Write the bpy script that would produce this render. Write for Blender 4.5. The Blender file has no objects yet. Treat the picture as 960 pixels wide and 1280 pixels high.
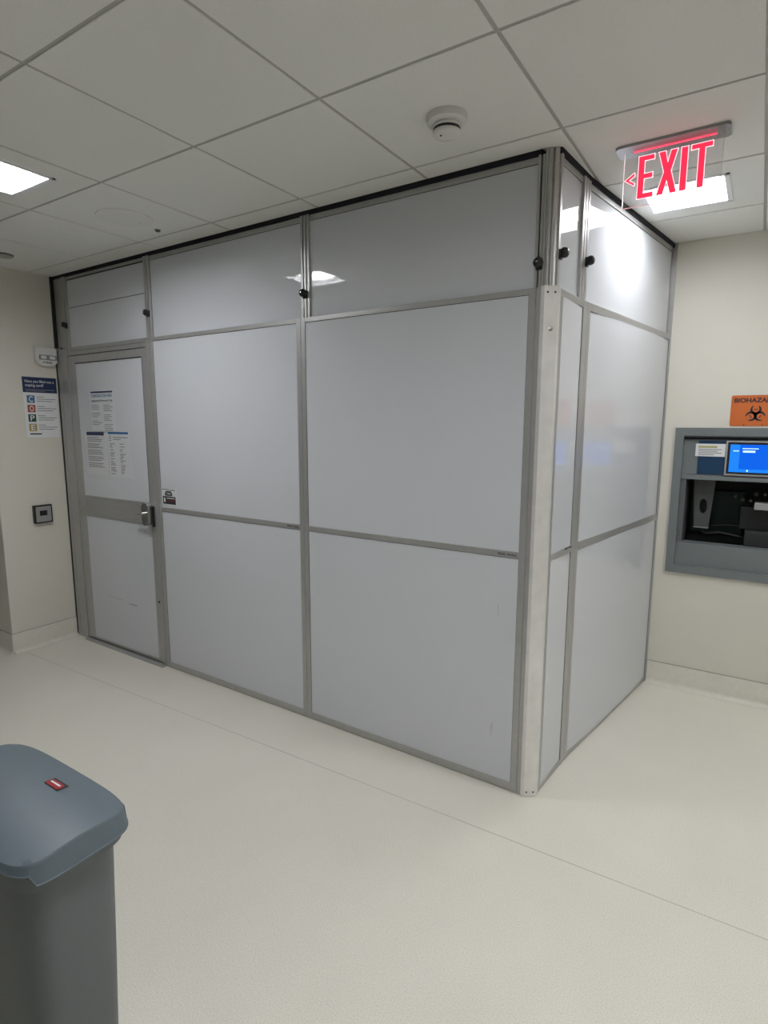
import bpy, bmesh, math, random
from mathutils import Vector, Matrix
random.seed(7)
C = bpy.context.scene.collection
sc = bpy.context.scene
H = 2.678            # ceiling height
S = 0.6096           # ceiling tile pitch

# ------------------------------------------------------------------ camera
cam_d = bpy.data.cameras.new('camera'); cam = bpy.data.objects.new('camera', cam_d); C.objects.link(cam)
yaw, pit, rol = math.radians(-32.786), math.radians(-8.647), math.radians(0.150)
fw = Vector((math.sin(yaw)*math.cos(pit), math.cos(yaw)*math.cos(pit), math.sin(pit)))
rt = Vector((math.cos(yaw), -math.sin(yaw), 0)); up = rt.cross(fw)
r2 = rt*math.cos(rol)+up*math.sin(rol); u2 = -rt*math.sin(rol)+up*math.cos(rol)
M = Matrix.Identity(4)
for i in range(3):
    M[i][0] = r2[i]; M[i][1] = u2[i]; M[i][2] = -fw[i]
M.translation = Vector((1.2902, -1.6081, 1.6398))
cam.matrix_world = M
cam_d.sensor_fit = 'VERTICAL'; cam_d.sensor_height = 36; cam_d.lens = 36*723.33/1280
cam_d.clip_start = 0.02
sc.camera = cam

# ------------------------------------------------------------------ world, exposure
w = bpy.data.worlds.new('world'); sc.world = w; w.use_nodes = True
w.node_tree.nodes['Background'].inputs[0].default_value = (0.8, 0.9, 1, 1)
w.node_tree.nodes['Background'].inputs[1].default_value = 0.02
sc.view_settings.view_transform = 'Standard'; sc.view_settings.look = 'None'
sc.view_settings.gamma = 1; sc.view_settings.use_curve_mapping = False
sc.view_settings.exposure = 1.66
LAMP = 24.0          # strength of the ceiling light diffusers

# ------------------------------------------------------------------ materials
def mat(name, col, rough=0.5, metal=0.0, spec=0.5, noise=None, bump=None, emit=None, estr=0, coat=0, trans=0, ior=1.45, aniso=None):
    m = bpy.data.materials.new(name); m.use_nodes = True
    nt = m.node_tree; b = nt.nodes['Principled BSDF']
    b.inputs['Base Color'].default_value = (*col, 1)
    b.inputs['Roughness'].default_value = rough; b.inputs['Metallic'].default_value = metal
    b.inputs['Specular IOR Level'].default_value = spec; b.inputs['IOR'].default_value = ior
    b.inputs['Coat Weight'].default_value = coat
    b.inputs['Transmission Weight'].default_value = trans
    if emit: b.inputs['Emission Color'].default_value = (*emit, 1); b.inputs['Emission Strength'].default_value = estr
    tc = nt.nodes.new('ShaderNodeTexCoord')
    if noise:            # (scale, amount, detail)
        n = nt.nodes.new('ShaderNodeTexNoise'); n.inputs['Scale'].default_value = noise[0]; n.inputs['Detail'].default_value = noise[2] if len(noise) > 2 else 3
        nt.links.new(tc.outputs['Object'], n.inputs['Vector'])
        r = nt.nodes.new('ShaderNodeValToRGB')
        r.color_ramp.elements[0].position = 0.3; r.color_ramp.elements[1].position = 0.7
        r.color_ramp.elements[0].color = (*[max(0, c*(1-noise[1])) for c in col], 1)
        r.color_ramp.elements[1].color = (*[min(1, c*(1+noise[1])) for c in col], 1)
        nt.links.new(n.outputs['Fac'], r.inputs['Fac']); nt.links.new(r.outputs['Color'], b.inputs['Base Color'])
    if bump:             # (scale, strength, distance)
        n = nt.nodes.new('ShaderNodeTexNoise'); n.inputs['Scale'].default_value = bump[0]; n.inputs['Detail'].default_value = 4
        mp = nt.nodes.new('ShaderNodeMapping'); nt.links.new(tc.outputs['Object'], mp.inputs['Vector']); nt.links.new(mp.outputs['Vector'], n.inputs['Vector'])
        if aniso: mp.inputs['Scale'].default_value = aniso
        bp = nt.nodes.new('ShaderNodeBump'); bp.inputs['Strength'].default_value = bump[1]; bp.inputs['Distance'].default_value = bump[2]
        nt.links.new(n.outputs['Fac'], bp.inputs['Height']); nt.links.new(bp.outputs['Normal'], b.inputs['Normal'])
    return m
def speckle(name, base, dark, light, rough, scale=900):
    m = mat(name, base, rough); nt = m.node_tree; b = nt.nodes['Principled BSDF']
    tc = nt.nodes.new('ShaderNodeTexCoord')
    v = nt.nodes.new('ShaderNodeTexNoise'); v.inputs['Scale'].default_value = scale; v.inputs['Detail'].default_value = 2
    n2 = nt.nodes.new('ShaderNodeTexNoise'); n2.inputs['Scale'].default_value = 2.2; n2.inputs['Detail'].default_value = 5
    nt.links.new(tc.outputs['Object'], v.inputs['Vector']); nt.links.new(tc.outputs['Object'], n2.inputs['Vector'])
    r = nt.nodes.new('ShaderNodeValToRGB'); cr = r.color_ramp
    cr.elements[0].position = 0.32; cr.elements[0].color = (*dark, 1)
    cr.elements[1].position = 0.68; cr.elements[1].color = (*light, 1)
    e = cr.elements.new(0.5); e.color = (*base, 1)
    nt.links.new(v.outputs['Fac'], r.inputs['Fac'])
    mx = nt.nodes.new('ShaderNodeMix'); mx.data_type = 'RGBA'; mx.blend_type = 'MULTIPLY'; mx.inputs[0].default_value = 1
    r2_ = nt.nodes.new('ShaderNodeValToRGB'); r2_.color_ramp.elements[0].position = .3; r2_.color_ramp.elements[1].position = .7
    r2_.color_ramp.elements[0].color = (.95, .95, .94, 1); r2_.color_ramp.elements[1].color = (1, 1, 1, 1)
    nt.links.new(n2.outputs['Fac'], r2_.inputs['Fac'])
    nt.links.new(r.outputs['Color'], mx.inputs[6]); nt.links.new(r2_.outputs['Color'], mx.inputs[7])
    nt.links.new(mx.outputs[2], b.inputs['Base Color'])
    return m

M_FLOOR = speckle('vinyl_floor', (.76, .735, .645), (.67, .645, .56), (.84, .82, .74), 0.38, 260)
M_WALL = mat('cream_paint', (.70, .68, .60), .55, spec=.35, noise=(3, .015), bump=(260, .08, .002))
M_WALLR = M_WALL
M_BASE = mat('cream_base', (.70, .68, .60), .35, noise=(40, .03))
M_TILE = mat('ceiling_tile', (.84, .84, .81), .9, spec=.1, noise=(350, .035), bump=(420, .35, .002))
M_GRID = mat('grid_metal', (.46, .46, .44), .5)
M_GYP = mat('gypsum_white', (.82, .82, .80), .8)
M_SHEET = mat('white_laminate', (.66, .685, .72), .035, spec=.5, noise=(260, .012))
M_ALU = mat('brushed_aluminium', (.45, .45, .44), .40, metal=.45, noise=(30, .03))
M_ALUL = mat('bright_aluminium', (.80, .79, .77), .35, metal=.35, noise=(14, .05))
M_DARKALU = mat('groove_shadow_gasket', (.05, .05, .05), .6)
M_BLACK = mat('black_rubber', (.012, .012, .013), .45)
M_FOAM = mat('black_foam', (.012, .013, .018), .9, bump=(60, .5, .01))
M_KNOB = mat('black_plastic', (.01, .01, .011), .28)
M_STEEL = mat('satin_steel', (.50, .50, .49), .22, metal=.85)
M_WHITE = mat('white_plastic', (.75, .75, .73), .4)
M_PAPER = mat('paper', (.69, .705, .72), .45, spec=.4)
M_NAVY = mat('navy_print', (.02, .035, .10), .5)
M_BLUE = mat('blue_print', (.05, .16, .36), .5)
M_INK = mat('grey_ink', (.22, .23, .25), .6)
M_INKD = mat('dark_ink', (.03, .03, .035), .6)
M_WTXT = mat('white_print', (.78, .79, .80), .5)
M_RED = mat('red_print', (.30, .04, .035), .5)
M_GREENP = mat('green_print', (.03, .08, .06), .5)
M_BLUEP = mat('blue_square_print', (.06, .17, .32), .5)
M_ORANGEP = mat('rust_square_print', (.38, .09, .045), .5)
M_YELP = mat('ochre_square_print', (.42, .32, .12), .5)
M_SCUFF = mat('grey_scuff', (.36, .37, .38), .4)
M_BIN = mat('blue_grey_plastic', (.125, .160, .185), .42, bump=(500, .12, .001), noise=(60, .02))
M_BINB = mat('grey_plastic_body', (.135, .15, .155), .5, bump=(500, .12, .001), noise=(60, .02))
M_CAB = mat('grey_powder_coat', (.175, .195, .20), .42, noise=(120, .03), bump=(400, .08, .001))
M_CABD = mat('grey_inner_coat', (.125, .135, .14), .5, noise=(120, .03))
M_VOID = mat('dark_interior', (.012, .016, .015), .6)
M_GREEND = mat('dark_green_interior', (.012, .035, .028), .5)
M_DGREY = mat('dark_grey_part', (.075, .08, .08), .45)
M_ORANGE = mat('orange_sign', (.60, .15, .035), .45)
M_SCREEN = mat('lit_blue_screen', (.002, .02, .12), .2, emit=(.001, .038, .25), estr=1.0)
M_SCREEN2 = mat('lit_light_blue', (.005, .04, .15), .2, emit=(.004, .072, .28), estr=1.0)
M_SCREENW = mat('lit_white', (.2, .3, .4), .2, emit=(.18, .27, .33), estr=1.0)
M_BEZEL = mat('silver_bezel', (.42, .42, .41), .35, metal=.3)
M_LENS = mat('lamp_diffuser', (.9, .9, .9), .5, emit=(.965, .970, 1.0), estr=LAMP)
M_LENSB = mat('lamp_diffuser_dimmer', (.9, .9, .9), .5, emit=(.965, .970, 1.0), estr=LAMP*.42)
M_LFRAME = mat('lamp_housing_white', (.85, .87, .89), .35)
M_CLEAR = mat('clear_acrylic', (.93, .93, .94), .03, trans=.93, ior=1.4, spec=.6)
M_EXITRED = mat('lit_exit_red', (.75, .02, .05), .4, emit=(.95, .03, .09), estr=.30)
M_EXITEDGE = mat('lit_exit_edge', (.9, .6, .6), .4, emit=(1, .62, .68), estr=.42)
M_EXITLINE = mat('lit_exit_line', (.9, .1, .15), .4, emit=(1, .06, .12), estr=.40)

# ------------------------------------------------------------------ mesh helpers
class MB:
    def __init__(s): s.bm = bmesh.new()
    def box(s, x0, x1, y0, y1, z0, z1, bev=0, seg=2, only=None):
        vs = [s.bm.verts.new((x, y, z)) for x in (x0, x1) for y in (y0, y1) for z in (z0, z1)]
        f = [(0,1,3,2),(4,6,7,5),(0,4,5,1),(2,3,7,6),(0,2,6,4),(1,5,7,3)]
        fs = [s.bm.faces.new([vs[i] for i in q]) for q in f]
        if bev:
            es = list({e for q in fs for e in q.edges})
            bmesh.ops.bevel(s.bm, geom=es, offset=bev, segments=seg, affect='EDGES', profile=.5)
        return s
    def prism(s, pts, y0, y1, bev=0):
        """polygon in x,z extruded between y0 and y1"""
        a = [s.bm.verts.new((p[0], y0, p[1])) for p in pts]; b = [s.bm.verts.new((p[0], y1, p[1])) for p in pts]
        n = len(pts)
        f1 = s.bm.faces.new(a); f2 = s.bm.faces.new(b[::-1]); fs = [f1, f2]
        for i in range(n): fs.append(s.bm.faces.new([a[i], b[i], b[(i+1) % n], a[(i+1) % n]]))
        if bev: bmesh.ops.bevel(s.bm, geom=list(f1.edges)+list(f2.edges), offset=bev, segments=2, affect='EDGES')
        return s
    def prismz(s, pts, z0, z1, bev=0):
        a = [s.bm.verts.new((p[0], p[1], z0)) for p in pts]; b = [s.bm.verts.new((p[0], p[1], z1)) for p in pts]
        n = len(pts); f1 = s.bm.faces.new(a); f2 = s.bm.faces.new(b[::-1])
        for i in range(n): s.bm.faces.new([a[i], b[i], b[(i+1) % n], a[(i+1) % n]])
        if bev: bmesh.ops.bevel(s.bm, geom=list(f1.edges)+list(f2.edges), offset=bev, segments=2, affect='EDGES')
        return s
    def loft(s, rings, cap0=True, cap1=True):
        R = [[s.bm.verts.new(p) for p in r] for r in rings]
        n = len(rings[0])
        for a, b in zip(R, R[1:]):
            for i in range(n): s.bm.faces.new([a[i], a[(i+1) % n], b[(i+1) % n], b[i]])
        if cap0: s.bm.faces.new(R[0][::-1])
        if cap1: s.bm.faces.new(R[-1])
        return s
    def lathe(s, prof, n=40, axis='z', at=(0, 0, 0)):
        rings = []
        for r, h in prof:
            ring = []
            for i in range(n):
                a = 2*math.pi*i/n
                if axis == 'z': ring.append((at[0]+r*math.cos(a), at[1]+r*math.sin(a), at[2]+h))
                else: ring.append((at[0]+r*math.cos(a), at[1]+h, at[2]+r*math.sin(a)))
            rings.append(ring)
        return s.loft(rings)
    def tube(s, pts, r, n=12):
        pts = [Vector(p) for p in pts]; rings = []
        prev = None
        for i, p in enumerate(pts):
            d = (pts[min(i+1, len(pts)-1)]-pts[max(i-1, 0)]).normalized()
            a = prev if prev is not None else (Vector((0, 0, 1)) if abs(d.z) < .9 else Vector((1, 0, 0)))
            a = (a-d*a.dot(d)).normalized(); b = d.cross(a); prev = a
            rr = r[i] if isinstance(r, (list, tuple)) else r
            rings.append([tuple(p+a*rr*math.cos(2*math.pi*k/n)+b*rr*math.sin(2*math.pi*k/n)) for k in range(n)])
        return s.loft(rings)
    def build(s, name, m, parent=None, smooth=False, loc=None):
        bmesh.ops.recalc_face_normals(s.bm, faces=s.bm.faces[:])
        me = bpy.data.meshes.new(name); s.bm.to_mesh(me); s.bm.free()
        if smooth:
            for p in me.polygons: p.use_smooth = True
            if hasattr(me, 'set_sharp_from_angle'): me.set_sharp_from_angle(angle=math.radians(38))
        me.materials.append(m)
        o = bpy.data.objects.new(name, me); C.objects.link(o)
        if parent: o.parent = parent
        if loc: o.location = loc
        return o
def tag(o, label=None, cat=None, group=None, kind=None):
    if label: o['label'] = label
    if cat: o['category'] = cat
    if group: o['group'] = group
    if kind: o['kind'] = kind
    return o
def thing(name, label, cat, loc=(0, 0, 0), rot=(0, 0, 0), group=None):
    o = bpy.data.objects.new(name, None); C.objects.link(o); o.empty_display_size = .1
    o.location = loc; o.rotation_euler = rot
    return tag(o, label, cat, group)
def struct(o): o['kind'] = 'structure'; return o
def copy_tree(o, parent=None):
    c = o.copy(); C.objects.link(c)
    if parent: c.parent = parent
    for ch in [k for k in C.objects if k.parent == o]: copy_tree(ch, c)
    return c
def text(name, body, m, parent, size, x, z, y=0.0, depth=.0004, width=None, bold=0.0, align='LEFT', smear=0.0):
    """flat raised lettering standing in the local x,z plane, facing local -y"""
    cu = bpy.data.curves.new('lettering_curve', 'FONT'); cu.body = body; cu.size = size; cu.extrude = depth; cu.offset = bold; cu.align_x = align
    t = bpy.data.objects.new('lettering_source', cu); C.objects.link(t)
    bpy.context.view_layer.update()
    me = bpy.data.meshes.new_from_object(t.evaluated_get(bpy.context.evaluated_depsgraph_get()))
    bpy.data.objects.remove(t); bpy.data.curves.remove(cu)
    xs = [v.co.x for v in me.vertices]; k = 1
    if width: k = width/(max(xs)-min(xs))
    x00 = min(xs) if align == 'LEFT' else 0
    for v in me.vertices:
        v.co = Vector(((v.co.x-x00)*k+x, y-v.co.z, v.co.y+z))
    if smear:      # heavier strokes: the same outline repeated a hair to each side
        bm = bmesh.new(); bm.from_mesh(me); g0 = bm.verts[:]+bm.edges[:]+bm.faces[:]
        for i_, (dx, dz) in enumerate(((smear, 0), (0, smear), (smear, smear))):
            d = bmesh.ops.duplicate(bm, geom=g0)
            for v in d['geom']:
                if isinstance(v, bmesh.types.BMVert): v.co += Vector((dx, -.00003*(i_+1), dz))
        bm.to_mesh(me); bm.free()
    me.materials.clear(); me.materials.append(m)
    o = bpy.data.objects.new(name, me); C.objects.link(o); o.parent = parent
    return o
def rrect(x0, x1, z0, z1, r, n=6):
    pts = []
    for cx, cz, a0 in ((x1-r, z1-r, 0), (x0+r, z1-r, 90), (x0+r, z0+r, 180), (x1-r, z0+r, 270)):
        for i in range(n+1):
            a = math.radians(a0+90*i/n); pts.append((cx+r*math.cos(a), cz+r*math.sin(a)))
    return pts

# ------------------------------------------------------------------ room shell
XL = -3.089; YW = 2.290; XR = 4.3; YB = -6.0; XC = -7.5; YC = .283
struct(MB().box(XC-.1, XR+.1, YB-.1, YW+.6, -.1, 0).build('floor', M_FLOOR))
# seam of the vinyl sheets, a welded joint
a = math.atan2(.438-.34, 1.447+3.19)
sm = MB(); sm.box(-.9, 7.5, -.0016, .0016, -.002, .0006)
o = struct(sm.build('trim_1', mat('weld_seam', (.50, .49, .43), .5))); o.location = (-3.19, .340, 0); o.rotation_euler = (0, 0, a)
# walls. opening for the built-in station in the far wall
OX0, OX1, OZ0, OZ1 = .885, 2.045, .765, 1.602
wl = MB()
wl.box(XL-.0, OX0, YW, YW+.12, 0, H+.1).box(OX1, XR, YW, YW+.12, 0, H+.1)
wl.box(OX0, OX1, YW, YW+.12, 0, OZ0).box(OX0, OX1, YW, YW+.12, OZ1, H+.1)
struct(wl.build('wall_right', M_WALLR))
struct(MB().box(XL-.15, XL, YC, YW+.12, 0, H+.1, bev=.004).build('wall_left', M_WALL))
struct(MB().box(XC, XL-.15, YC, YC+.15, 0, H+.1).build('wall_corridor', M_WALL))
struct(MB().box(XC, XR, YB-.12, YB, 0, H+.1).build('wall_back', mat('bounce_cutting_grey', (.22, .23, .24), .6)))  # unseen wall, set far back and darkened to cut light bounced onto the bin
struct(MB().box(XR, XR+.12, YB-.12, YW+.12, 0, H+.1).build('wall_far_right', M_WALL))
struct(MB().box(XC-.12, XC, YB-.12, YC+.15, 0, H+.1).build('wall_far_left', M_WALL))
# flash cove baseboards: profile (distance from wall, height)
def base(name, p0, p1, nrm):
    prof = [(0, .145), (.0035, .145), (.0045, .1435), (.0045, .03)]
    for i in range(1, 9):
        t = math.radians(90*i/8); prof.append((.0045+.028*(1-math.cos(t)), .03-.028*math.sin(t)))
    prof += [(.045, .0012), (.045, 0), (0, 0)]
    p0 = Vector(p0); p1 = Vector(p1); n = Vector(nrm); rings = []
    for p in (p0, p1): rings.append([(p.x+n.x*d, p.y+n.y*d, h) for d, h in prof])
    o = struct(MB().loft(rings).build(name, M_BASE, smooth=True))
    cap = MB().loft([[(p.x+n.x*d, p.y+n.y*d, h) for d, h in ((0, .1455), (.0052, .1455), (.0052, .1435), (0, .1435))] for p in (p0, p1)])
    c = cap.build('cap_line', mat('joint_line', (.30, .28, .24), .6), o)
    return o
base('baseboard_right', (.80, YW, 0), (XR, YW, 0), (0, -1, 0))
base('baseboard_left', (XL, YC, 0), (XL, .752, 0), (1, 0, 0))
base('baseboard_corridor', (XC, YC, 0), (XL, YC, 0), (0, -1, 0))

# ceiling: tegular tiles in a T-bar grid; lights sit in the centre of some tiles
LIGHTS = [(-3, -1), (1, 2), (1, -2), (3, 1), (4, -3)]  # the entries after the visible pair are unseen lights added to brighten the room
gx0, gx1, gy0, gy1 = -6, 7, -7, 3
GY = -1.8*S
tl = MB(); hole = .166
def tile(mb, x0, x1, y0, y1):
    g = .0062; z0 = H; z1 = H+.02; c = .0015
    x0 += g; x1 -= g; y0 += g; y1 -= g
    if x1-x0 < .01 or y1-y0 < .01: return
    mb.loft([[(x0, y0, z1), (x1, y0, z1), (x1, y1, z1), (x0, y1, z1)], [(x0, y0, z0+c), (x1, y0, z0+c), (x1, y1, z0+c), (x0, y1, z0+c)],
             [(x0+c, y0+c, z0), (x1-c, y0+c, z0), (x1-c, y1-c, z0), (x0+c, y1-c, z0)]])
for i in range(-13, 8):
    for j in range(-8, 4):
        x0, x1, y0, y1 = i*S, (i+1)*S, j*S, (j+1)*S
        if j < -2: continue
        if (i, j) in LIGHTS:
            cx, cy = (x0+x1)/2, (y0+y1)/2; g = .0062; h = hole
            for a_, b_, c_, d_ in ((x0+g, cx-h, y0+g, y1-g), (cx+h, x1-g, y0+g, y1-g), (cx-h, cx+h, y0+g, cy-h), (cx-h, cx+h, cy+h, y1-g)):
                tl.box(a_, b_, c_, d_, H, H+.02)
            continue
        x0, x1, y0, y1 = max(x0, XC), min(x1, XR), max(y0, YB), min(y1, YW)
        if x1 <= x0 or y1 <= y0: continue
        tile(tl, x0, x1, y0, y1)
ceil = struct(tl.build('ceiling', M_TILE))
gr = MB()
gb = .0120
for i in range(-13, 9): gr.box(i*S-gb, i*S+gb, -2*S, YW, H+.0035, H+.012)
for j in range(-1, 5):
    if j*S < YW: gr.box(XC, XR, j*S-gb, j*S+gb, H+.0036, H+.0121)
gr.box(XC-.1, XR+.1, YB-.1, YW+.2, H+.12, H+.16)
struct(gr.build('ceiling', M_GRID))
gy = MB(); holes = [((i+.5)*S, (j+.5)*S) for i, j in LIGHTS if j < -2]
xs = sorted({XC, XR} | {x+d for x, y in holes for d in (-.166, .166)}); ys = sorted({YB, -2*S} | {y+d for x, y in holes for d in (-.166, .166)})
for xa, xb in zip(xs, xs[1:]):
    for ya, yb_ in zip(ys, ys[1:]):
        if not any(abs((xa+xb)/2-x) < .16 and abs((ya+yb_)/2-y) < .16 for x, y in holes): gy.box(xa, xb, ya, yb_, H-.001, H+.03)
struct(gy.build('ceiling', M_GYP))

def ceiling_light(cx, cy, label, lens=M_LENS, cat='ceiling light'):
    t = thing('ceiling_light', label, cat, (cx, cy, H), group='square recessed ceiling lights')
    h = .166
    f = MB()
    for s_ in (-1, 1):
        f.box(-h-.004, h+.004, min(s_*h, s_*(h-.008)), max(s_*h, s_*(h-.008)), -.003, .055)
        f.box(min(s_*h, s_*(h-.008)), max(s_*h, s_*(h-.008)), -h, h, -.003, .055)
        f.box(-h-.012, h+.012, min(s_*(h+.012), s_*(h-.002)), max(s_*(h+.012), s_*(h-.002)), -.004, .0)
        f.box(min(s_*(h+.012), s_*(h-.002)), max(s_*(h+.012), s_*(h-.002)), -h-.012, h+.012, -.004, .0)
    f.build('frame', M_LFRAME, t)
    MB().box(-h+.027, h-.027, -h+.027, h-.027, .0335, .042).build('diffuser', lens, t)
    d = MB(); k = h-.009     # sloping inner reflector
    ins = .023
    d.loft([[(-k, -k, .002), (k, -k, .002), (k, k, .002), (-k, k, .002)], [(-k+ins, -k+ins, .035), (k-ins, -k+ins, .035), (k-ins, k-ins, .035), (-k+ins, k-ins, .035)]], False, False)
    d.build('reflector', M_LFRAME, t)
    return t
names = ['recessed square ceiling light at the left edge of the photo', 'recessed square ceiling light shining behind the red exit sign',
         'added unseen square ceiling light overhead, to light the room', 'added unseen square ceiling light to the right, to light the side panels and wall', 'added unseen square ceiling light behind and right of the viewer, to light the room']
for n, (i, j) in enumerate(LIGHTS):
    ceiling_light((i+.5)*S, (j+.5)*S, names[n], M_LENSB if n == 1 else M_LENS)

# ------------------------------------------------------------------ partition lines
A = Vector((-3.0888, .7537)); D = Vector((.5363, .7147)); E = Vector((.5802, .7456)); Fp = Vector((.6090, 1.0888)); G = Vector((.7934, 2.2860))
ZL = 2.171           # top of the lower modules
class Line:
    def __init__(s, a, b): s.a = a; s.b = b; s.t = (b-a).normalized(); s.ang = math.atan2(s.t.y, s.t.x); s.L = (b-a).length
    def p(s, u, inward=0): n = Vector((-s.t.y, s.t.x)); q = s.a+s.t*u+n*inward; return (q.x, q.y, 0)
LF = Line(A, D); LS = Line(E, Fp); LG = Line(Fp, G)

def track(mb, x0, x1, y0, z0, z1, grooves=1):
    """extruded upright: ridges with slots between"""
    n = grooves+1; wd = x1-x0; slot = .0065; rw = (wd-slot*grooves)/n; x = x0
    mb.box(x0, x1, y0+.010, y0+.035, z0, z1)
    for i in range(n):
        mb.box(x, x+rw, y0, y0+.012, z0, z1, bev=.0012, seg=1); x += rw+slot
def knob(parent, x, y, z, s=1.0):
    k = MB()
    k.box(-.013*s, .013*s, -.008*s, .004, -.024*s, .014*s, bev=.003)
    pr = [(.001, -.034*s), (.011*s, -.034*s), (.016*s, -.031*s), (.0195*s, -.024*s), (.0205*s, -.014*s), (.018*s, -.008*s), (.010*s, -.004*s), (.001, -.003*s)]
    k.lathe(pr, 10, 'y')
    o = k.build('tightening_knob', M_KNOB, parent, smooth=True); o.location = (x, y, z)
    sc_ = MB().lathe([(.0005, -.0365*s), (.0045*s, -.036*s), (.0050*s, -.0335*s), (.001, -.033*s)], 16, 'y').build('centre_screw', M_STEEL, o, smooth=True)
    return o
def sheet(x0, x1, z0, z1, bow, tilt, parent, y=.004):
    mb = MB(); n = 24; rings = []
    for i in range(n+1):
        q_ = i/n; yy = y-bow*(1-(2*q_-1)**2)+tilt*(q_-.5)*2; x = x0+(x1-x0)*q_
        rings.append([(x, yy, z0), (x, yy+.025, z0), (x, yy+.025, z1), (x, yy, z1)])
    return mb.loft(rings).build('panel_sheet', M_SHEET, parent, smooth=True)
def module(line, u0, u1, label, low, upp, zr=(1.075, 1.103), tl=None, tr=None, knobs=(), logo=None, zb=.042, zt=2.148, ut=2.632, scuffs=(), bow=0.0, tilt=0.0):
    """low=(sheet x0,x1), upp=(upper sheet x0,x1), tl/tr=(x0,x1,grooves) upper uprights; all in line coordinates"""
    t = thing('partition_panel', label, 'wall panel', line.p(u0), (0, 0, line.ang))
    X = lambda u: u-u0
    g = .0008
    f = MB()
    f.box(X(u0)+g, X(low[0]), 0, .05, .0, ZL, bev=.0015, seg=1)
    f.box(X(low[1]), X(u1)-g, 0, .05, .0, ZL, bev=.0015, seg=1)
    f.box(X(low[0]), X(low[1]), .0006, .05, .003, zb, bev=.001, seg=1)
    f.box(X(low[0]), X(low[1]), .0006, .05, zt, ZL, bev=.001, seg=1)
    f.build('lower_frame', M_ALU, t)
    sw = MB(); sw.box(X(u0)+.003, X(u1)-.003, .004, .045, -.0, .005); sw.build('floor_sweep', M_BLACK, t)
    mr = MB().box(X(low[0]), X(low[1]), -.001, .03, zr[0], zr[1], bev=.001, seg=1).build('middle_rail', M_ALU, t)
    for za, zc in ((zb, zr[0]), (zr[1], zt)):
        sh = sheet(X(low[0])-.002, X(low[1])+.002, za-.002, zc+.002, bow, tilt, t, .005 if bow else (.004 if not tilt else .0015))
        gk = MB(); e = .0022
        gk.box(X(low[0]), X(low[1]), .0030, .006, zc-e, zc); gk.box(X(low[0]), X(low[0])+e*.6, .0030, .006, za, zc); gk.box(X(low[1])-e*.6, X(low[1]), .0030, .006, za, zc)
        gk.build('gasket', M_DARKALU, sh)
    y0 = .016
    uf = MB()
    uf.box(X(upp[0]), X(upp[1]), y0, y0+.03, ut, 2.659, bev=.001, seg=1)
    uf.build('upper_frame', M_ALU, t)
    s2 = MB().box(X(upp[0])-.003, X(upp[1])+.003, y0+.004, y0+.03, ZL-.02, ut+.002).build('panel_sheet', M_SHEET, t)
    MB().box(X(upp[0]), X(upp[1]), y0+.003, y0+.006, ut-.0025, ut).build('gasket', M_DARKALU, s2)
    for q in (tl, tr):
        if q:
            tb = MB(); track(tb, X(q[0]), X(q[1]), y0-.008, ZL-.03, 2.659, q[2]); tb.build('upright', M_ALU, t)
            bk = MB().box(X(q[0])+.002, X(q[1])-.002, y0+.0015, y0+.003, ZL, 2.66).build('slot_shade_strip', M_DARKALU, t)  # dark strip standing in for the shade inside the slots
    # compressed black foam against the ceiling, slightly uneven
    fm = MB(); n = max(3, int((u1-u0)/.06)); rings = []
    for i in range(n+1):
        x = X(u0)+(u1-u0)*i/n; dz = random.uniform(-.001, .002)
        rings.append([(x, y0-.006+random.uniform(-.002, .002), 2.656+dz*.3), (x, y0-.008, H-.0005), (x, y0+.05, H-.0005), (x, y0+.05, 2.656)])
    fm.loft(rings).build('foam_seal', M_FOAM, t)
    for (ku, kz) in knobs: knob(t, X(ku), .008, kz)
    if logo: text('rail_marking', 'REAL WALL', M_INKD, t, .014, X(logo), 1.084, -.0012, width=.085, bold=.0002)
    for (su, z0, z1, wd) in scuffs:
        MB().box(X(su), X(su)+wd, .0034, .0042, z0, z1).build('scratch', M_SCUFF, t)
    return t

# --- door module at the left end of the front
DX = 1.1335
dm = thing('partition_door', 'aluminium framed white door in the partition with papers taped on it', 'door', LF.p(0), (0, 0, LF.ang))
f = MB()
f.box(.015, .050, -.004, .05, 0, 2.176, bev=.002, seg=1); f.box(.052, .112, -.002, .05, 0, 2.176, bev=.0015, seg=1); f.box(.113, .152, -.006, .05, 0, 2.168, bev=.002, seg=1)
f.box(.152, 1.075, .0, .05, 2.118, 2.146, bev=.001, seg=1); f.box(.152, 1.075, -.004, .05, 2.147, 2.171, bev=.001, seg=1)
f.box(1.073, 1.104, -.004, .05, 0, 2.165, bev=.0015, seg=1); f.box(1.105, 1.1325, -.001, .05, 0, 2.168, bev=.0015, seg=1)
f.build('door_frame', M_ALU, dm)
MB().box(.0005, .0145, -.007, .05, 0, 2.676).build('wall_seal', M_BLACK, dm)
th = MB(); th.prism([(.155, 0), (1.105, 0), (1.105, .001), (.155, .001)], -.03, .05)
th.loft([[(x, -.034, 0), (x, -.030, .006), (x, -.012, .009), (x, .04, .009), (x, .04, 0)] for x in (.155, 1.106)])
th.build('threshold', M_ALU, dm)
MB().box(.160, 1.07, .012, .03, .008, .028).build('door_sweep', M_BLACK, dm)
lf = MB()
lf.box(.154, .2415, .001, .045, .018, 2.114, bev=.0015, seg=1); lf.box(1.022, 1.0690, .001, .045, .018, 2.114, bev=.0015, seg=1)
lf.box(.2415, 1.022, .0016, .045, 2.062, 2.113, bev=.001, seg=1); lf.box(.2415, 1.022, .0016, .045, .018, .036, bev=.001, seg=1)
lf.box(.2415, 1.022, -.0005, .045, .968, .985, bev=.001, seg=1); lf.box(.2415, 1.022, -.0005, .045, 1.103, 1.12, bev=.001, seg=1)
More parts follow.
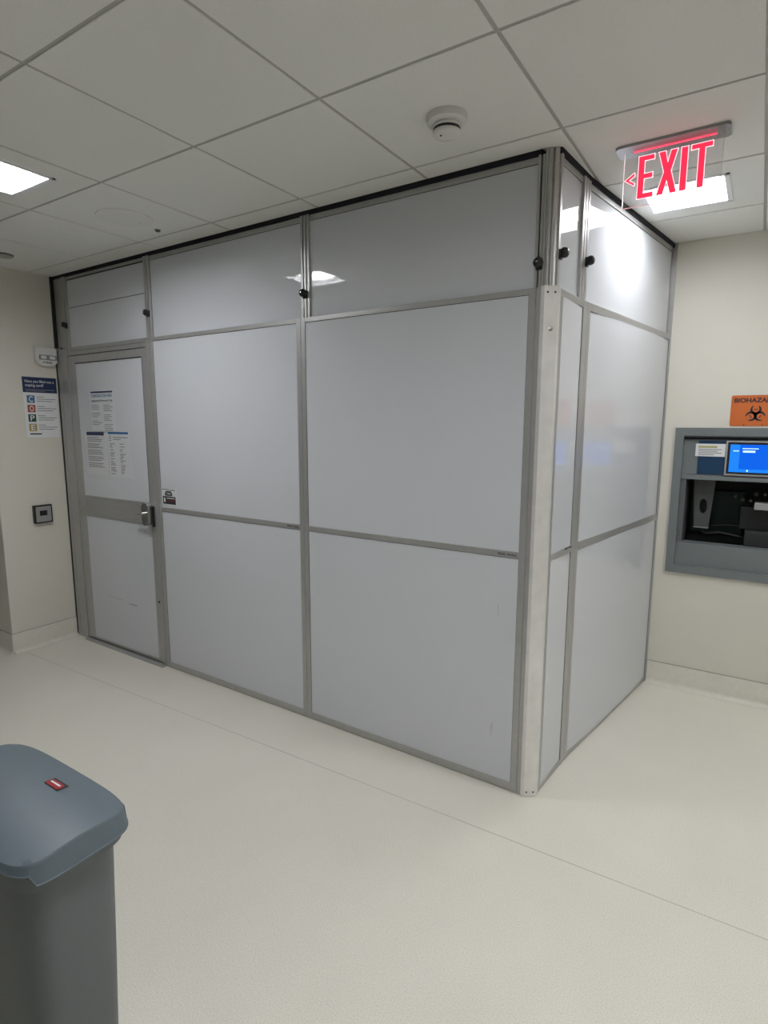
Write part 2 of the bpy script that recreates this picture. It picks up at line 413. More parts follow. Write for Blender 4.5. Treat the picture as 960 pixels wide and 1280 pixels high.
lf.box(.2415, 1.022, .0016, .045, .986, 1.102)
leaf = lf.build('door_leaf', M_ALU, dm)
for za, zc in ((.036, .968), (1.12, 2.062)):
    MB().box(.240, 1.0235, .005, .04, za-.002, zc+.002).build('panel_sheet', M_SHEET, leaf)
gk = MB(); gk.box(.2415, 1.022, .002, .007, 2.056, 2.0625); gk.box(1.017, 1.0225, .002, .007, 1.12, 2.0625); gk.build('gasket', M_DARKALU, leaf)
MB().box(1.0693, 1.0725, .004, .04, .02, 2.115).build('gasket', M_DARKALU, leaf)
# lock body + lever
hd = MB(); hd.prism(rrect(.992, 1.060, .972, 1.122, .02), -.046, -.002, bev=.006)
hd.build('lock_body', M_STEEL, leaf, smooth=True)
lv = MB(); lv.tube([(1.026, -.044, 1.055), (1.026, -.072, 1.055)], .011, 16)
lv.tube([(1.034, -.072, 1.055), (1.00, -.074, 1.052), (.95, -.070, 1.048), (.915, -.064, 1.046)], [.009, .010, .009, .0075], 14)
lv.build('door_handle', M_STEEL, leaf, smooth=True)
MB().box(1.064, 1.073, -.022, -.002, .965, 1.10, bev=.002).build('strike_cover', M_BLACK, leaf)
MB().lathe([(.001, -.012), (.006, -.011), (.007, 0)], 12, 'y', (1.071, 0, .45)).build('bolt_head', M_BLACK, dm)
# scuffs on the lower door sheet
scf = MB(); scf.prism([(.44, .392), (.62, .386), (.62, .382), (.44, .390)], .0044, .0052); scf.prism([(.70, .374), (.80, .376), (.80, .366), (.71, .368)], .0044, .0052)
scf.build('scuff_mark', M_SCUFF, leaf)
# infill above the door
y0 = .016
ip = MB(); ip.box(.181, 1.078, y0, y0+.03, 2.640, 2.659, bev=.001, seg=1); ip.build('upper_frame', M_ALU, dm)
for za, zc in ((2.171, 2.4435), (2.4475, 2.630)):
    MB().box(.181, 1.079, y0+.002, y0+.03, za, zc, bev=.001, seg=1).build('panel_sheet', M_SHEET, dm)
gk = MB(); gk.box(.181, 1.078, y0+.006, y0+.02, 2.4435, 2.4475); gk.box(.181, 1.078, y0+.006, y0+.02, 2.630, 2.640); gk.build('gasket', M_DARKALU, dm)
ws = MB(); ws.box(.015, .118, y0-.002, y0+.03, 2.15, 2.659, bev=.001, seg=1); track(ws, .120, .180, y0-.008, 2.15, 2.659, 1); ws.build('upright', M_ALU, dm)
tb = MB(); track(tb, 1.079, 1.1325, y0-.008, 2.15, 2.659, 1); tb.build('upright', M_ALU, dm)
fm = MB(); rings = []
for i in range(20):
    x = .0+1.1335*i/19; rings.append([(x, y0-.006+random.uniform(-.002, .002), 2.656), (x, y0-.008, H-.0005), (x, y0+.05, H-.0005), (x, y0+.05, 2.656)])
fm.loft(rings).build('foam_seal', M_FOAM, dm)
MB().box(.085, .105, -.010, -.004, 2.166, 2.176).build('stop_pin', M_BLACK, dm)
knob(dm, .160, .006, 2.330); knob(dm, 1.112, .006, 2.320)

module(LF, 1.1335, 2.3655, 'white front partition panel directly right of the door', (1.143, 2.335), (1.138, 2.363), logo=2.245, tr=None, knobs=())
module(LF, 2.3655, 3.592, 'large white front partition panel directly left of the corner post', (2.394, 3.562), (2.425, 3.575), logo=3.470,
       tl=(2.366, 2.422, 2), tr=(3.577, 3.606, 1), knobs=((2.393, 2.288), (3.598, 2.262)),
       scuffs=((3.463, .237, .30, .0015), (3.466, .27, .305, .001), (3.475, .806, .862, .0016), (3.455, .25, .285, .001)))
module(LS, 0, LS.L, 'narrow white panel just right of the corner guard', (.052, .296), (.026, .256), tilt=.003, zr=(1.062, 1.095), logo=.215, zb=.030, zt=2.140,
       tl=(.004, .025, 0), tr=(.258, LS.L-.006, 2), knobs=((.022, 2.300), (.322, 2.335)))
module(LG, 0, LG.L, 'long white side panel meeting the wall by the tube station', (.035, 1.205), (.008, 1.192), bow=.007, zr=(1.056, 1.096), zb=.028, zt=2.136, knobs=())
sl = MB(); sl.box(-.0, .006, -.006, .04, 0, H)
o = sl.build('wall_seal', M_ALU); o.location = (.7925, 2.283, 0); o.name = 'partition_edge_trim'; o.rotation_euler = (0, 0, LG.ang)
tag(o, 'thin grey trim sealing the side panel to the wall', 'trim')

# --- corner post and corner guard
cp = thing('corner_post', 'tall grooved corner post of the partition with a bright screwed-on guard strip', 'post', (D.x, D.y, 0))
def loc2(p): return (p[0]-D.x, p[1]-D.y)
d3 = Vector((.5163, .7261)); e3 = Vector((.5619, .7782))
pf = LF.p(3.593); q = MB()
# lower: flat frame face, then chamfer face behind the guard, then return
q.prismz([loc2(LF.p(3.593)[:2]), loc2((D.x, D.y)), loc2((E.x, E.y)), loc2(LS.p(.0, .05)[:2]), loc2(LF.p(3.593, .05)[:2])], 0, ZL, bev=.0012)
q.build('lower_post', M_ALU, cp)
q = MB()
# upper: fluted extrusions
t2 = LF.t; n2 = Vector((-t2.y, t2.x))
def ub(a_, b_, ya, yb, z0=ZL, z1=H-.004):
    pts = [loc2(LF.p(a_, ya)[:2]), loc2(LF.p(b_, ya)[:2]), loc2(LF.p(b_, yb)[:2]), loc2(LF.p(a_, yb)[:2])]
    q.prismz(pts, z0, z1, bev=.001)
ub(3.608, 3.616, .006, .05); ub(3.6185, 3.624, .010, .05)
ub(3.604, 3.628, .022, .05)
c3 = [(0.5285, .7250), (.5375, .7235), (.5435, .7262), (.5455, .7400), (.5485, .7405), (.5510, .7330), (.5545, .7345), (.5590, .7385), (.5640, .7460), (.5655, .7560), (.5600, .785), (.52, .79), (.515, .735)]
q.prismz([loc2(p) for p in c3], ZL, H-.003, bev=.0008)
q.build('upper_post', M_ALU, cp)
sl_ = MB()
for a_, b_ in ((3.6155, 3.619), (3.6235, 3.6265)):
    sl_.prismz([loc2(LF.p(a_, .014)[:2]), loc2(LF.p(b_, .014)[:2]), loc2(LF.p(b_, .0215)[:2]), loc2(LF.p(a_, .0215)[:2])], ZL, H-.005)
sl_.build('slot_shade_strip', M_DARKALU, cp)  # dark fill that paints shade into the post grooves
# guard: thin angled strip with screws
de = (E-D); gl = de.length; gang = math.atan2(de.y, de.x)
gs = MB(); gs.prism(rrect(-.001, gl+.001, .002, ZL+.004, .003), -.0042, -.0012)
gs.prismz([(-.001, -.0012), (-.001, -.0042), (-.012, .0075), (-.0105, .0095)], .002, ZL+.004); gs.prismz([(gl+.001, -.0012), (gl+.001, -.0042), (gl+.013, .0075), (gl+.0115, .0095)], .002, ZL+.004)
gd = gs.build('guard_strip', M_ALUL, cp); gd.rotation_euler = (0, 0, gang); gd['label'] = 'bright metal guard strip with a dent'
for z in (2.150, .022):
    for x in (.012, gl-.012):
        MB().lathe([(.0005, -.0062), (.0032, -.0060), (.0045, -.0042)], 14, 'y', (x, 0, z)).build('screw', M_DGREY, gd, smooth=True)
MB().lathe([(.0005, -.0050), (.004, -.0048), (.0095, -.0043)], 18, 'y', (.028, 0, 2.012)).build('dent', M_STEEL, gd, smooth=True)

# ------------------------------------------------------------------ papers on the door
def on_door(name, label, cat, u, z, y=.0049):
    p = LF.p(u, y); return thing(name, label, cat, (p[0], p[1], z), (0, 0, LF.ang))
def bars(parent, name, rows, m, y=-.0010):
    b = MB()
    for x0, x1, z, h in rows: b.box(x0, x1, y, y+.0005, z-h/2, z+h/2)
    return b.build(name, m, parent)
random.seed(3)
p = on_door('paper_notice', 'construction area notice, the top paper on the door', 'paper notice', .395, 1.575)
MB().box(0, .300, -.0008, 0, 0, .290).build('sheet', M_PAPER, p)
b = MB(); b.box(.012, .275, -.0014, -.0008, .272, .283); b.build('header_bar', M_NAVY, p)
text('heading', 'CONSTRUCTION AREA', M_BLUE, p, .03, .015, .243, -.001, width=.255, bold=.0002)
text('subheading', 'Authorized Personnel Only', M_INKD, p, .02, .015, .213, -.001, width=.255, bold=.0001)
rows = []
for cx, ww in ((.012, .125), (.158, .11)):
    z = .188
    for k in range(3):
        for l in range(4 if cx > .1 else 3):
            rows.append((cx, cx+ww*random.uniform(.55, 1), z, .0042)); z -= .0125
        z -= .016
bars(p, 'printed_lines', rows, M_INK)
p = on_door('paper_notice', 'paper with dark navy header, lower left on the door', 'paper notice', .300, 1.270)
MB().box(0, .265, -.0008, 0, 0, .315).build('sheet', M_PAPER, p)
MB().box(.018, .235, -.0014, -.0008, .285, .309).build('header_bar', M_NAVY, p)
rows = []; z = .270
for k in range(5):
    for l in range(3): rows.append((.022, .022+.20*random.uniform(.7, 1), z, .005)); z -= .0125
    z -= .008
bars(p, 'printed_lines', rows, M_INK)
p = on_door('paper_notice', 'two column paper with blue header, lower right on the door', 'paper notice', .580, 1.272)
MB().box(0, .265, -.0008, 0, 0, .316).build('sheet', M_PAPER, p)
MB().box(.006, .240, -.0014, -.0008, .294, .309).build('header_bar', M_BLUE, p)
rows = [(.015, .04, .280, .007), (.015, .04, .265, .007), (.015, .04, .25, .006), (.06, .235, .272, .006), (.06, .15, .258, .005)]
for cx in (.018, .135):
    z = .228
    while z > .02:
        rows.append((cx, cx+random.uniform(.025, .065), z, .0052)); z -= random.choice([.0115, .0115, .019])
bars(p, 'printed_lines', rows, M_INK)
# sticker on the panel next to the door
p = on_door('sticker', 'small black and red sticker on the panel right of the door', 'sticker', 1.150, 1.122, .0038)
MB().box(0, .150, -.0006, 0, 0, .105).build('backing', M_PAPER, p)
bars(p, 'printed_line', [(.002, .075, .099, .006), (.080, .135, .096, .006)], M_INK, -.0012)
MB().prism([(.034, .058), (.105, .058), (.105, .074), (.093, .089), (.046, .089), (.034, .074)], -.0012, -.0006).build('badge', M_INKD, p)
text('lettering', 'TWS', M_WTXT, p, .018, .048, .066, -.0014, width=.042)
MB().box(.010, .138, -.0012, -.0006, .004, .054).build('black_box', M_INKD, p)
MB().box(.048, .132, -.0016, -.0012, .020, .034).build('red_band', mat('dark_red_print', (.10, .02, .02), .5), p)
MB().box(.050, .128, -.0018, -.0012, .040, .045).build('white_line', M_WTXT, p)
MB().box(.020, .036, -.0018, -.0012, .016, .044).build('white_figure', M_WTXT, p)

# ------------------------------------------------------------------ things on the left wall (local x runs along +y of the room, facing +x)
def on_left(name, label, cat, y, z, off=0.0):
    return thing(name, label, cat, (XL+off, y, z), (0, 0, math.radians(90)))
p = on_left('fire_alarm', 'white wall fire alarm with clear strobe lens above the poster', 'fire alarm', .598, 2.050)
MB().prism([(0, .122), (0, .022), (.012, .006), (.05, -.006), (.088, -.006), (.126, .006), (.142, .022), (.142, .122)], -.040, -.001, bev=.005).build('housing', M_WHITE, p, smooth=True)
MB().prism(rrect(.013, .132, .036, .070, .006), -.052, -.039, bev=.003).build('strobe_lens', mat('strobe_lens', (.30, .32, .33), .15), p, smooth=True)
MB().prism(rrect(.022, .058, .042, .064, .008), -.0535, -.051).build('reflector', M_WHITE, p)
MB().prism(rrect(.080, .120, .042, .064, .008), -.0535, -.051).build('reflector', M_WHITE, p)
text('lettering', 'FIRE', M_INKD, p, .018, .040, .012, -.0405, width=.062, bold=.0002)
p = on_left('wall_poster', 'coping card poster with four coloured letter squares on left wall', 'poster', .500, 1.537)
MB().box(0, .237, -.003, 0, 0, .426).build('board', M_WTXT, p)
MB().box(0, .237, -.0036, -.003, .318, .426).build('navy_header', M_NAVY, p)
text('heading', 'Have you filled out a', M_WTXT, p, .025, .018, .388, -.0038, width=.20, bold=.0002)
text('heading', 'coping card?', M_WTXT, p, .027, .018, .360, -.0038, width=.125, bold=.0002)
bars(p, 'header_lines', [(.018, .22, .338, .005), (.018, .15, .328, .004)], M_INK, -.0042)
rows = []
for k, (ch, m_) in enumerate((('C', M_BLUEP), ('O', M_ORANGEP), ('P', M_GREENP), ('E', M_YELP))):
    z = .245-k*.0665
    MB().box(.022, .075, -.0036, -.003, z, z+.053).build('colour_square', m_, p)
    text('letter', ch, M_WTXT, p, .055, .036, z+.008, -.0038, width=.027, bold=.0006)
    for l, (l0, l1) in enumerate(((.09, .14), (.09, .222), (.09, .20))): rows.append((l0, l1, z+.043-l*.015, .0045))
bars(p, 'printed_lines', rows, M_INK, -.0036)
bars(p, 'footer_mark', [(.025, .105, .026, .009)], M_INKD, -.0036)
p = on_left('card_reader', 'black square card reader with silver face on left wall', 'card reader', .492, .918)
MB().box(0, .128, -.030, 0, 0, .132, bev=.004).build('housing', M_KNOB, p)
MB().box(.010, .118, -.0325, -.029, .010, .122, bev=.001, seg=1).build('silver_face', mat('reader_silver', (.36, .36, .36), .4, metal=.3), p)
MB().box(.036, .088, -.0335, -.032, .055, .092, bev=.0005, seg=1).build('black_window', M_BLACK, p)

# ------------------------------------------------------------------ ceiling fittings
p = thing('smoke_detector', 'round white smoke detector on the ceiling near the corner', 'smoke detector', (.301, .318, H))
MB().lathe([(.058, .004), (.070, 0), (.071, -.008), (.068, -.022), (.055, -.030), (.052, -.030), (.01, -.030)], 48).build('base', M_WHITE, p, smooth=True)
MB().lathe([(.010, -.028), (.0495, -.028), (.0495, -.032), (.0515, -.034), (.0515, -.038), (.049, -.040), (.01, -.0405)], 48).build('collar', M_WHITE, p, smooth=True)
MB().lathe([(.010, -.039), (.0465, -.039), (.0465, -.0505), (.01, -.0505)], 40).build('smoke_slots', M_BLACK, p)
MB().lathe([(.01, -.0495), (.048, -.0495), (.0485, -.052), (.047, -.057), (.040, -.062), (.02, -.0645), (.001, -.065)], 48).build('cap', M_WHITE, p, smooth=True)
MB().lathe([(.001, -.068), (.003, -.067), (.0035, -.060)], 10, at=(-.012, -.020, 0)).build('indicator', M_DARKALU, p)
p = thing('ceiling_speaker', 'large round flush speaker cover on ceiling tile above the door', 'ceiling speaker', (-1.530, .318, H))
MB().lathe([(.132, .002), (.136, -.001), (.134, -.0045), (.124, -.0055), (.06, -.0055), (.001, -.0055)], 56).build('grille', mat('speaker_white', (.80, .80, .77), .8), p, smooth=True)
MB().lathe([(.001, -.0085), (.004, -.008), (.0045, -.005)], 10, at=(.005, .085, 0)).build('centre_light', M_WHITE, p)
p = thing('ceiling_sensor', 'tiny dark sensor on the ceiling beside the round speaker', 'ceiling sensor', (-1.547, .524, H))
MB().lathe([(.012, .001), (.016, -.001), (.015, -.006), (.008, -.012), (.001, -.013)], 20).build('lens', M_DGREY, p, smooth=True)
MB().lathe([(.016, .001), (.020, 0), (.020, -.003), (.015, -.003)], 20).build('ring', M_WHITE, p, smooth=True)
p = thing('sprinkler_cover', 'round sprinkler cover plate cut by left photo edge below ceiling light', 'sprinkler cover', (-2.775, .306, H))
MB().lathe([(.040, .001), (.052, -.006), (.054, -.009), (.050, -.011), (.001, -.012)], 32).build('cover_plate', mat('cover_grey', (.40, .40, .38), .6), p, smooth=True)
MB().lathe([(.056, .001), (.058, -.0005), (.056, -.002), (.03, -.002)], 32).build('ring', M_DGREY, p, smooth=True)

# ------------------------------------------------------------------ exit sign
ex = thing('exit_sign', 'clear hanging exit sign with red letters and left chevron', 'exit sign', (.930, .914, H))
OX = .930
MB().prismz([(x, y) for x, y in rrect(-.193, .186, -.052, .056, .012)], -.010, 0, bev=.003).build('canopy', mat('canopy_metal', (.30, .30, .31), .3, metal=.6), ex)
MB().prism([p_ for p_ in rrect(-.165, .165, -.209, -.008, .012) if not (p_[1] > -.03 or p_[0] < -.15)]+[(.165, -.008), (-.165, -.008), (-.165, -.209)], -.0035, .0035).build('acrylic_panel', M_CLEAR, ex)
MB().box(-.1665, -.1648, -.0036, .0036, -.209, -.012).build('lit_edge', mat('acrylic_edge_white', (.85, .8, .8), .3, emit=(1, .8, .82), estr=.25), ex)
MB().box(-.1648, .150, -.0036, .0036, -.2103, -.209).build('lit_edge', mat('acrylic_edge_pink', (.8, .5, .5), .3, emit=(1, .45, .5), estr=.12), ex)
MB().box(.1648, .1658, -.0036, .0036, -.195, -.012).build('lit_edge', mat('acrylic_edge_grey', (.7, .7, .7), .3), ex)
MB().box(-.134, .142, -.0055, -.0038, -.0175, -.0115).build('light_slot', M_EXITLINE, ex)
def zz(z): return z-H
def letter(parts, edges=True):
    lb = MB()
    for pts in parts: lb.prism([(x-OX, zz(z)) for x, z in pts], -.0050, -.0037)
    return lb
T_, B_ = 2.6440, 2.4930
m_ = .0
E_ = [(.8160, B_), (.8725, B_), (.8725, B_+.0185), (.8385, B_+.0185), (.8385, 2.5620), (.8680, 2.5620), (.8680, 2.5810), (.8385, 2.5810), (.8385, T_-.0185), (.8715, T_-.0185), (.8715, T_), (.8160, T_)]
X_ = [(.8830, B_), (.9060, B_), (.9175, 2.5380), (.9300, B_), (.9530, B_), (.9310, 2.5720), (.9500, T_), (.9265, T_), (.9175, 2.6050), (.9090, T_), (.8850, T_), (.9050, 2.5720)]
I_ = [(.9610, B_), (.9840, B_), (.9840, T_), (.9610, T_)]
Tt = [(1.0180, B_), (1.0400, B_), (1.0400, T_-.018), (1.0630, T_-.018), (1.0630, T_), (.9940, T_), (.9940, T_-.018), (1.0180, T_-.018)]
CH = [(.7690, 2.5670), (.8030, 2.5900), (.8060, 2.5790), (.7860, 2.5655), (.8060, 2.5520), (.8030, 2.5430)]
for pts in (E_, X_, I_, Tt, CH):
    o = letter([pts]).build('letter' if pts is not CH else 'chevron', M_EXITRED, ex)
    ed = MB(); n = len(pts)
    for i in range(n):           # thin glowing outline
        p0 = Vector((pts[i][0]-OX, zz(pts[i][1]))); p1 = Vector((pts[(i+1) % n][0]-OX, zz(pts[(i+1) % n][1])))
        d = (p1-p0).normalized(); nn = Vector((-d.y, d.x))*.0011
        a0 = p0-d*.0011; a1 = p1+d*.0011
        ed.prism([tuple(a0+nn), tuple(a0-nn), tuple(a1-nn), tuple(a1+nn)], -.0054, -.0036)
    ed.build('outline', M_EXITEDGE, o)

# ------------------------------------------------------------------ pneumatic tube station in the far wall
st = thing('tube_station', 'grey recessed wall station with blue screen beside the partition', 'wall station', (.863, YW, .744))
def W(x0, x1, y0, y1, z0, z1, mb=None, **k):     # room x,z ; y relative to the wall face
    mb = mb or MB(); mb.box(x0-.863, x1-.863, y0, y1, z0-.744, z1-.744, **k); return mb
SX1 = 2.07
f = MB()
W(.863, .909, -.018, .03, .744, 1.623, f); W(SX1-.046, SX1, -.018, .03, .744, 1.623, f); W(.909, SX1-.046, -.018, .03, 1.576, 1.623, f); W(.909, SX1-.046, -.018, .03, .744, .790, f)
f.build('outer_frame', M_CAB, st)
sh = MB()
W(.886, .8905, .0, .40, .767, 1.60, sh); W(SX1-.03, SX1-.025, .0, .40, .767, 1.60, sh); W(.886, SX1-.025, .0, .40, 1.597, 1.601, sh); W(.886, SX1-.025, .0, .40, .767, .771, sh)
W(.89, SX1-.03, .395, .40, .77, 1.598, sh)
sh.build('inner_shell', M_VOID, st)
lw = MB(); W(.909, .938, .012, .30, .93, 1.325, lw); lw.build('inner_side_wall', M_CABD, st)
up_ = MB(); W(.909, SX1-.046, .014, .10, 1.340, 1.552, up_); W(.909, SX1-.046, .004, .10, 1.318, 1.340, up_); W(.909, SX1-.046, .03, .10, 1.552, 1.576, up_)
upper = up_.build('upper_fascia', M_CAB, st)
W(.909, SX1-.046, .026, .029, 1.5555, 1.5650).build('shadow_gap', M_BLACK, st)
W(.939, SX1-.07, .0125, .0145, 1.348, 1.350).build('seam', M_CABD, st)
lo = MB(); W(.909, SX1-.046, .010, .10, .790, .930, lo); lo.build('lower_fascia', M_CAB, st)
# card pocket: navy sheet under a white printed card
nv = MB(); W(.990, 1.132, .010, .014, 1.352, 1.548, nv); nv.build('navy_label', mat('dark_blue_label', (.015, .05, .11), .35), st)
cd = W(.975, 1.128, .006, .010, 1.456, 1.530).build('white_card', M_WTXT, st)
cb = MB(); 
for i, zz_ in enumerate((1.497, 1.487, 1.477, 1.467)): W(.990, .990+(.12, .10, .12, .08)[i], .0054, .006, zz_-.0022, zz_+.0022, cb)
cb.build('printed_lines', M_INK, cd)
W(.988, 1.085, .0054, .006, 1.506, 1.518).build('yellow_highlight', mat('yellow_highlight', (.45, .43, .18), .5), cd)
# screen
bz = W(1.130, 1.405, -.002, .02, 1.350, 1.549, bev=.003).build('screen_bezel', M_BEZEL, st)
W(1.140, 1.396, -.0028, 0, 1.360, 1.541).build('black_surround', M_BLACK, bz)
W(1.152, 1.384, -.0034, -.002, 1.371, 1.529).build('lit_screen', M_SCREEN, bz)
s2 = MB(); W(1.152, 1.384, -.0040, -.003, 1.371, 1.389, s2); W(1.152, 1.200, -.0038, -.003, 1.389, 1.529, s2); W(1.160, 1.195, -.0042, -.003, 1.497, 1.503, s2); s2.build('light_panel', M_SCREEN2, bz)
for nm, q_ in (('entry_field', (1.215, 1.275, 1.484, 1.496)), ('text_line', (1.212, 1.290, 1.504, 1.509)), ('text_line', (1.168, 1.196, 1.490, 1.495)), ('screen_icon', (1.240, 1.248, 1.375, 1.386))): W(q_[0], q_[1], -.0046, -.003, q_[2], q_[3]).build(nm, M_SCREENW, bz)
# interior: green back board, hanging holder, hoses, clips
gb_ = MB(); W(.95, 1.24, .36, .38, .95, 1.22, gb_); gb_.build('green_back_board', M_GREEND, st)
hx = .863; hz = .744
kk = 1.033
def hp(x, z): return ((x-1.29)*kk+1.29-hx, (z-1.64)*kk+1.64-hz)
ho = MB(); outer = [hp(.982, 1.335), hp(1.000, 1.040), hp(1.076, 1.040), hp(1.097, 1.335)]
# plate with an oval hole: quads from the oval to the outline
bm = ho.bm; NN = 32; cx, cz = hp(1.041, 1.163); rx, rz = .0215, .045
ov = []; ou = []
def edge_pt(dx, dz):
    # intersection of a ray from the hole centre with the plate outline
    best = None
    for i in range(4):
        x1_, z1_ = outer[i]; x2_, z2_ = outer[(i+1) % 4]
        ex_, ez_ = x2_-x1_, z2_-z1_; den = dx*ez_-dz*ex_
        if abs(den) < 1e-9: continue
        t = ((x1_-cx)*ez_-(z1_-cz)*ex_)/den; s_ = ((x1_-cx)*dz-(z1_-cz)*dx)/den
        if t > 0 and -1e-6 <= s_ <= 1+1e-6 and (best is None or t < best): best = t
    return cx+dx*best, cz+dz*best
dirs = []
for i in range(NN): a_ = 2*math.pi*i/NN; dirs.append((rx*math.cos(a_), rz*math.sin(a_)))
for (ox_, oz_) in outer: dirs.append((ox_-cx, oz_-cz))
dirs.sort(key=lambda d: math.atan2(d[1], d[0]))
yf, yb = .110, .150
ring = [[], [], [], []]
for dx, dz in dirs:
    k_ = 1/math.sqrt((dx/rx)**2+(dz/rz)**2)
    a_ = (cx+dx*k_, cz+dz*k_); b_ = edge_pt(dx, dz)
    ring[0].append((a_[0], yb, a_[1])); ring[1].append((a_[0], yf, a_[1])); ring[2].append((b_[0], yf, b_[1])); ring[3].append((b_[0], yb, b_[1]))
ho.loft(ring+[ring[0]], False, False)
hold = ho.build('hanging_holder', M_DGREY, st)
x0_, z0_ = hp(1.000, 1.040); x1_, _ = hp(1.076, 1.04)
MB().box(x0_-.002, x1_+.002, .100, .160, z0_-.008, z0_, bev=.002).build('holder_lip', M_CAB, hold)
MB().box(cx-.03, cx+.03, .16, .17, cz-.06, cz+.06).build('hole_backing', M_BLACK, hold)
MB().tube([(cx-.02, .15, z0_-.01), (cx+.02, .17, z0_-.05), (cx+.09, .2, .235), (cx+.22, .22, .215), (cx+.40, .22, .205)], .010, 10).build('black_hose', M_BLACK, st, smooth=True)
MB().tube([(cx+.05, .2, .275), (cx+.14, .2, .285), (cx+.30, .2, .285)], .004, 8).build('black_hose', M_BLACK, st, smooth=True)
W(1.23, 1.62, .16, .30, 1.02, 1.155, bev=.004).build('carrier_bay', mat('dark_bay', (.018, .02, .021), .4), st)
W(1.295, 1.55, .08, .16, 1.150, 1.192, bev=.005).build('grey_grip', M_BEZEL, st)
W(1.26, 1.60, .08, .2, .93, 1.02, bev=.004).build('lower_bay', mat('dark_bay_low', (.022, .024, .025), .5), st)
for (x, z, r) in ((1.195, 1.215, .011), (1.235, 1.200, .012), (1.275, 1.195, .010), (1.30, 1.235, .012), (1.345, 1.235, .010)):
    o = MB().lathe([(.001, -.012), (r*.8, -.012), (r, -.004), (r, .03), (.001, .03)], 16, 'y', (x-hx, .15, z-hz)).build('metal_clip', mat('dark_clip', (.09, .09, .085), .3, metal=.6), st, smooth=True)

# ------------------------------------------------------------------ biohazard sign
bs = thing('biohazard_sign', 'orange biohazard warning sign on the wall above the station', 'warning sign', (1.136, YW, 1.634))
BW, BH = .228, .171
MB().prism(rrect(0, BW, 0, BH, .010), -.003, 0).build('plate', M_ORANGE, bs)
text('lettering', 'BIOHAZARD', M_INKD, bs, .034, .014, .131, -.0032, width=.203, bold=.0007, smear=.0011)
for x_ in (.070, .158): MB().lathe([(.001, -.0042), (.003, -.004), (.0035, -.003)], 12, 'y', (x_, 0, .007)).build('fixing_dot', M_INKD, bs)
bh = MB(); R0 = .0275; ccx, ccz = .122, .0665
def ringseg(mb, cx, cz, r0, r1, a0, a1, off=0.0, aoff=0.0, n=36):
    """crescent: outer circle r1 at c, inner circle r0 shifted outward"""
    ins, outs = [], []
    for i in range(n+1):
        a_ = a0+(a1-a0)*i/n
        outs.append((cx+r1*math.cos(a_), cz+r1*math.sin(a_)))
        th_ = (r1-r0)*(math.sin(math.pi*i/n)**.40)+.0006
        ins.append((cx+(r1-th_)*math.cos(a_), cz+(r1-th_)*math.sin(a_)))
    for i in range(n):
        mb.prism([outs[i], outs[i+1], ins[i+1], ins[i]], -.0037, -.003)
for k in range(3):
    an = math.radians(90+120*k); lx, lz = ccx+.0235*math.cos(an), ccz+.0235*math.sin(an)
    ringseg(bh, lx, lz, 0.0140, .0270, an+math.radians(28), an+math.radians(332))
    # bar of the inner ring arc
    px_, pz_ = ccx+.026*math.cos(an), ccz+.026*math.sin(an); tx_, tz_ = -math.sin(an), math.cos(an)
    bh.prism([(px_+tx_*.009+math.cos(an)*.0022, pz_+tz_*.009+math.sin(an)*.0022), (px_-tx_*.009+math.cos(an)*.0022, pz_-tz_*.009+math.sin(an)*.0022),
              (px_-tx_*.009-math.cos(an)*.0022, pz_-tz_*.009-math.sin(an)*.0022), (px_+tx_*.009-math.cos(an)*.0022, pz_+tz_*.009-math.sin(an)*.0022)], -.0037, -.003)
bh.build('biohazard_symbol', M_INKD, bs)

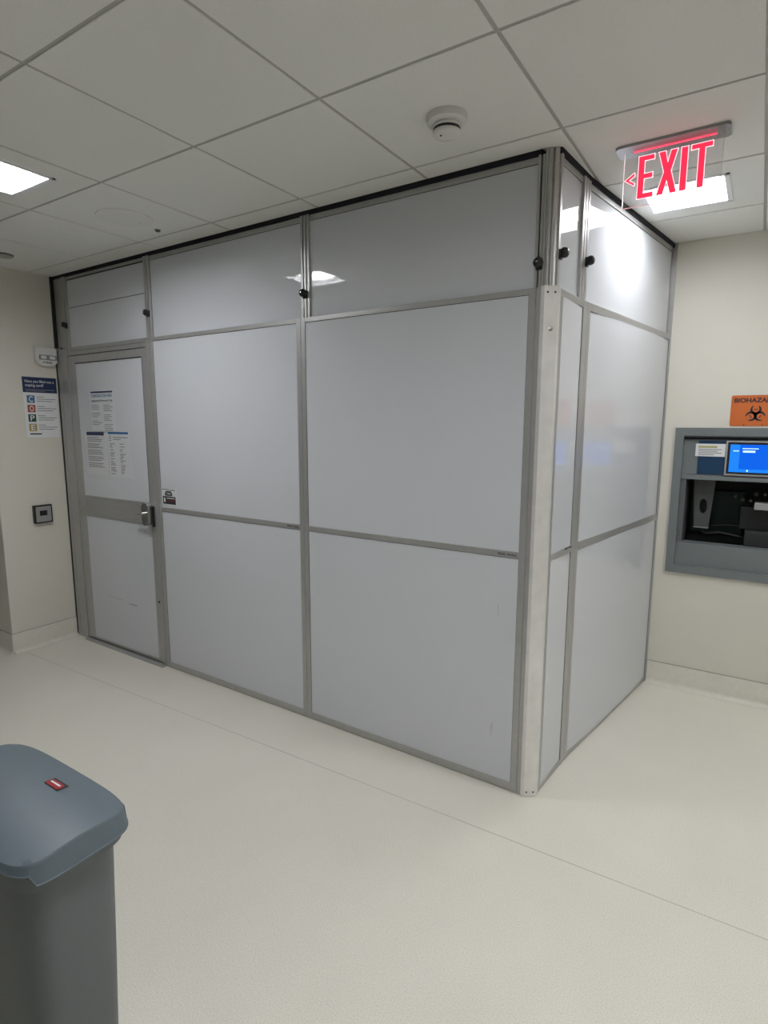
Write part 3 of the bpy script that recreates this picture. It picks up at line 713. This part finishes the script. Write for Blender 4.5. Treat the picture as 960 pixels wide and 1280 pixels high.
# ------------------------------------------------------------------ waste bin
BCX, BCY = -.115, -1.020
bn = thing('waste_bin', 'blue grey step-on waste bin with lid in the foreground', 'waste bin', (BCX, BCY, 0))
def se(a_, b_, e, n=72, sx=0, sy=0):
    r = []
    for i in range(n):
        t = 2*math.pi*i/n; c_, s_ = math.cos(t), math.sin(t)
        r.append((sx+a_*math.copysign(abs(c_)**(2/e), c_), sy+b_*math.copysign(abs(s_)**(2/e), s_)))
    return r
HX, HY = .245, .115
body = MB(); rings = []
for z, ax, by in ((.004, .205, .088), (.012, .212, .094), (.10, .218, .098), (.40, .232, .106), (.70, .244, .113), (.735, .246, .114)):
    rings.append([(x, y, z) for x, y in se(ax, by, 5.0)])
body.loft(rings).build('body', M_BINB, bn, smooth=True)
col = MB().loft([[(x, y, z) for x, y in se(ax, by, 5.0)] for z, ax, by in ((.694, .247, .116), (.699, .260, .129), (.735, .263, .131), (.742, .252, .120))])
col.build('rim_collar', M_BINB, bn, smooth=True)
LXa, LYa = .273, .137
lid = MB(); o_ = se(LXa, LYa, 5.2, 288); rings = []
def topz(x, y): return .7580+.021*(1-(y/LYa)**2)+.005*(1-(x/LXa)**2)
def botz(x, y):
    # deep grip flap on the end facing the partition corner, shallow rim elsewhere
    t = max(0, min(1, (x-.215)/.012))*max(0, min(1, (y+.106)/.010))
    return .7460-.024*t
rings.append([(x*.985, y*.970, botz(x, y)) for x, y in o_])
rings.append([(x*1.006, y*1.006, botz(x, y)) for x, y in o_])
rings.append([(x*1.006, y*1.006, botz(x, y)+.0025) for x, y in o_])
rings.append([(x*.996, y*.994, botz(x, y)+.0035) for x, y in o_])
rings.append([(x*.982, y*.966, topz(x*.98, y*.97)-.0055) for x, y in o_])
rings.append([(x*.978, y*.960, topz(x*.98, y*.97)-.0020) for x, y in o_])
rings.append([(x*.970, y*.948, topz(x*.97, y*.95)) for x, y in o_])
for k in (.9, .8, .7, .6, .5, .4, .3, .2, .1, .02):
    rings.append([(x*k, y*k, topz(x*k, y*k)) for x, y in o_])
lid.loft(rings, cap0=False)
lidp = lid.build('lid', M_BIN, bn, smooth=True)
bd = MB()
bd.box(-.026, .026, -.012, .012, 0, .0015, bev=.0004, seg=1)
lg = bd.build('badge', M_INKD, lidp); lg.rotation_euler = (-.134, 0, 0); lg.location = (.052, .060, .7802); lg.scale = (1.15, 1.15, 1); 
MB().prismz([(-.022, -.0115), (.022, -.0115), (.026, -.004), (.020, .0065), (-.022, .0065), (-.024, -.004)], .0012, .0024).build('red_field', mat('badge_red', (.33, .02, .03), .4), lg)
MB().box(-.018, .016, -.003, .001, .002, .0030).build('white_line', M_WTXT, lg)
pd = MB(); pd.box(.205, .262, -.06, .06, .012, .024, bev=.004); pd.build('foot_pedal', M_BLACK, bn)
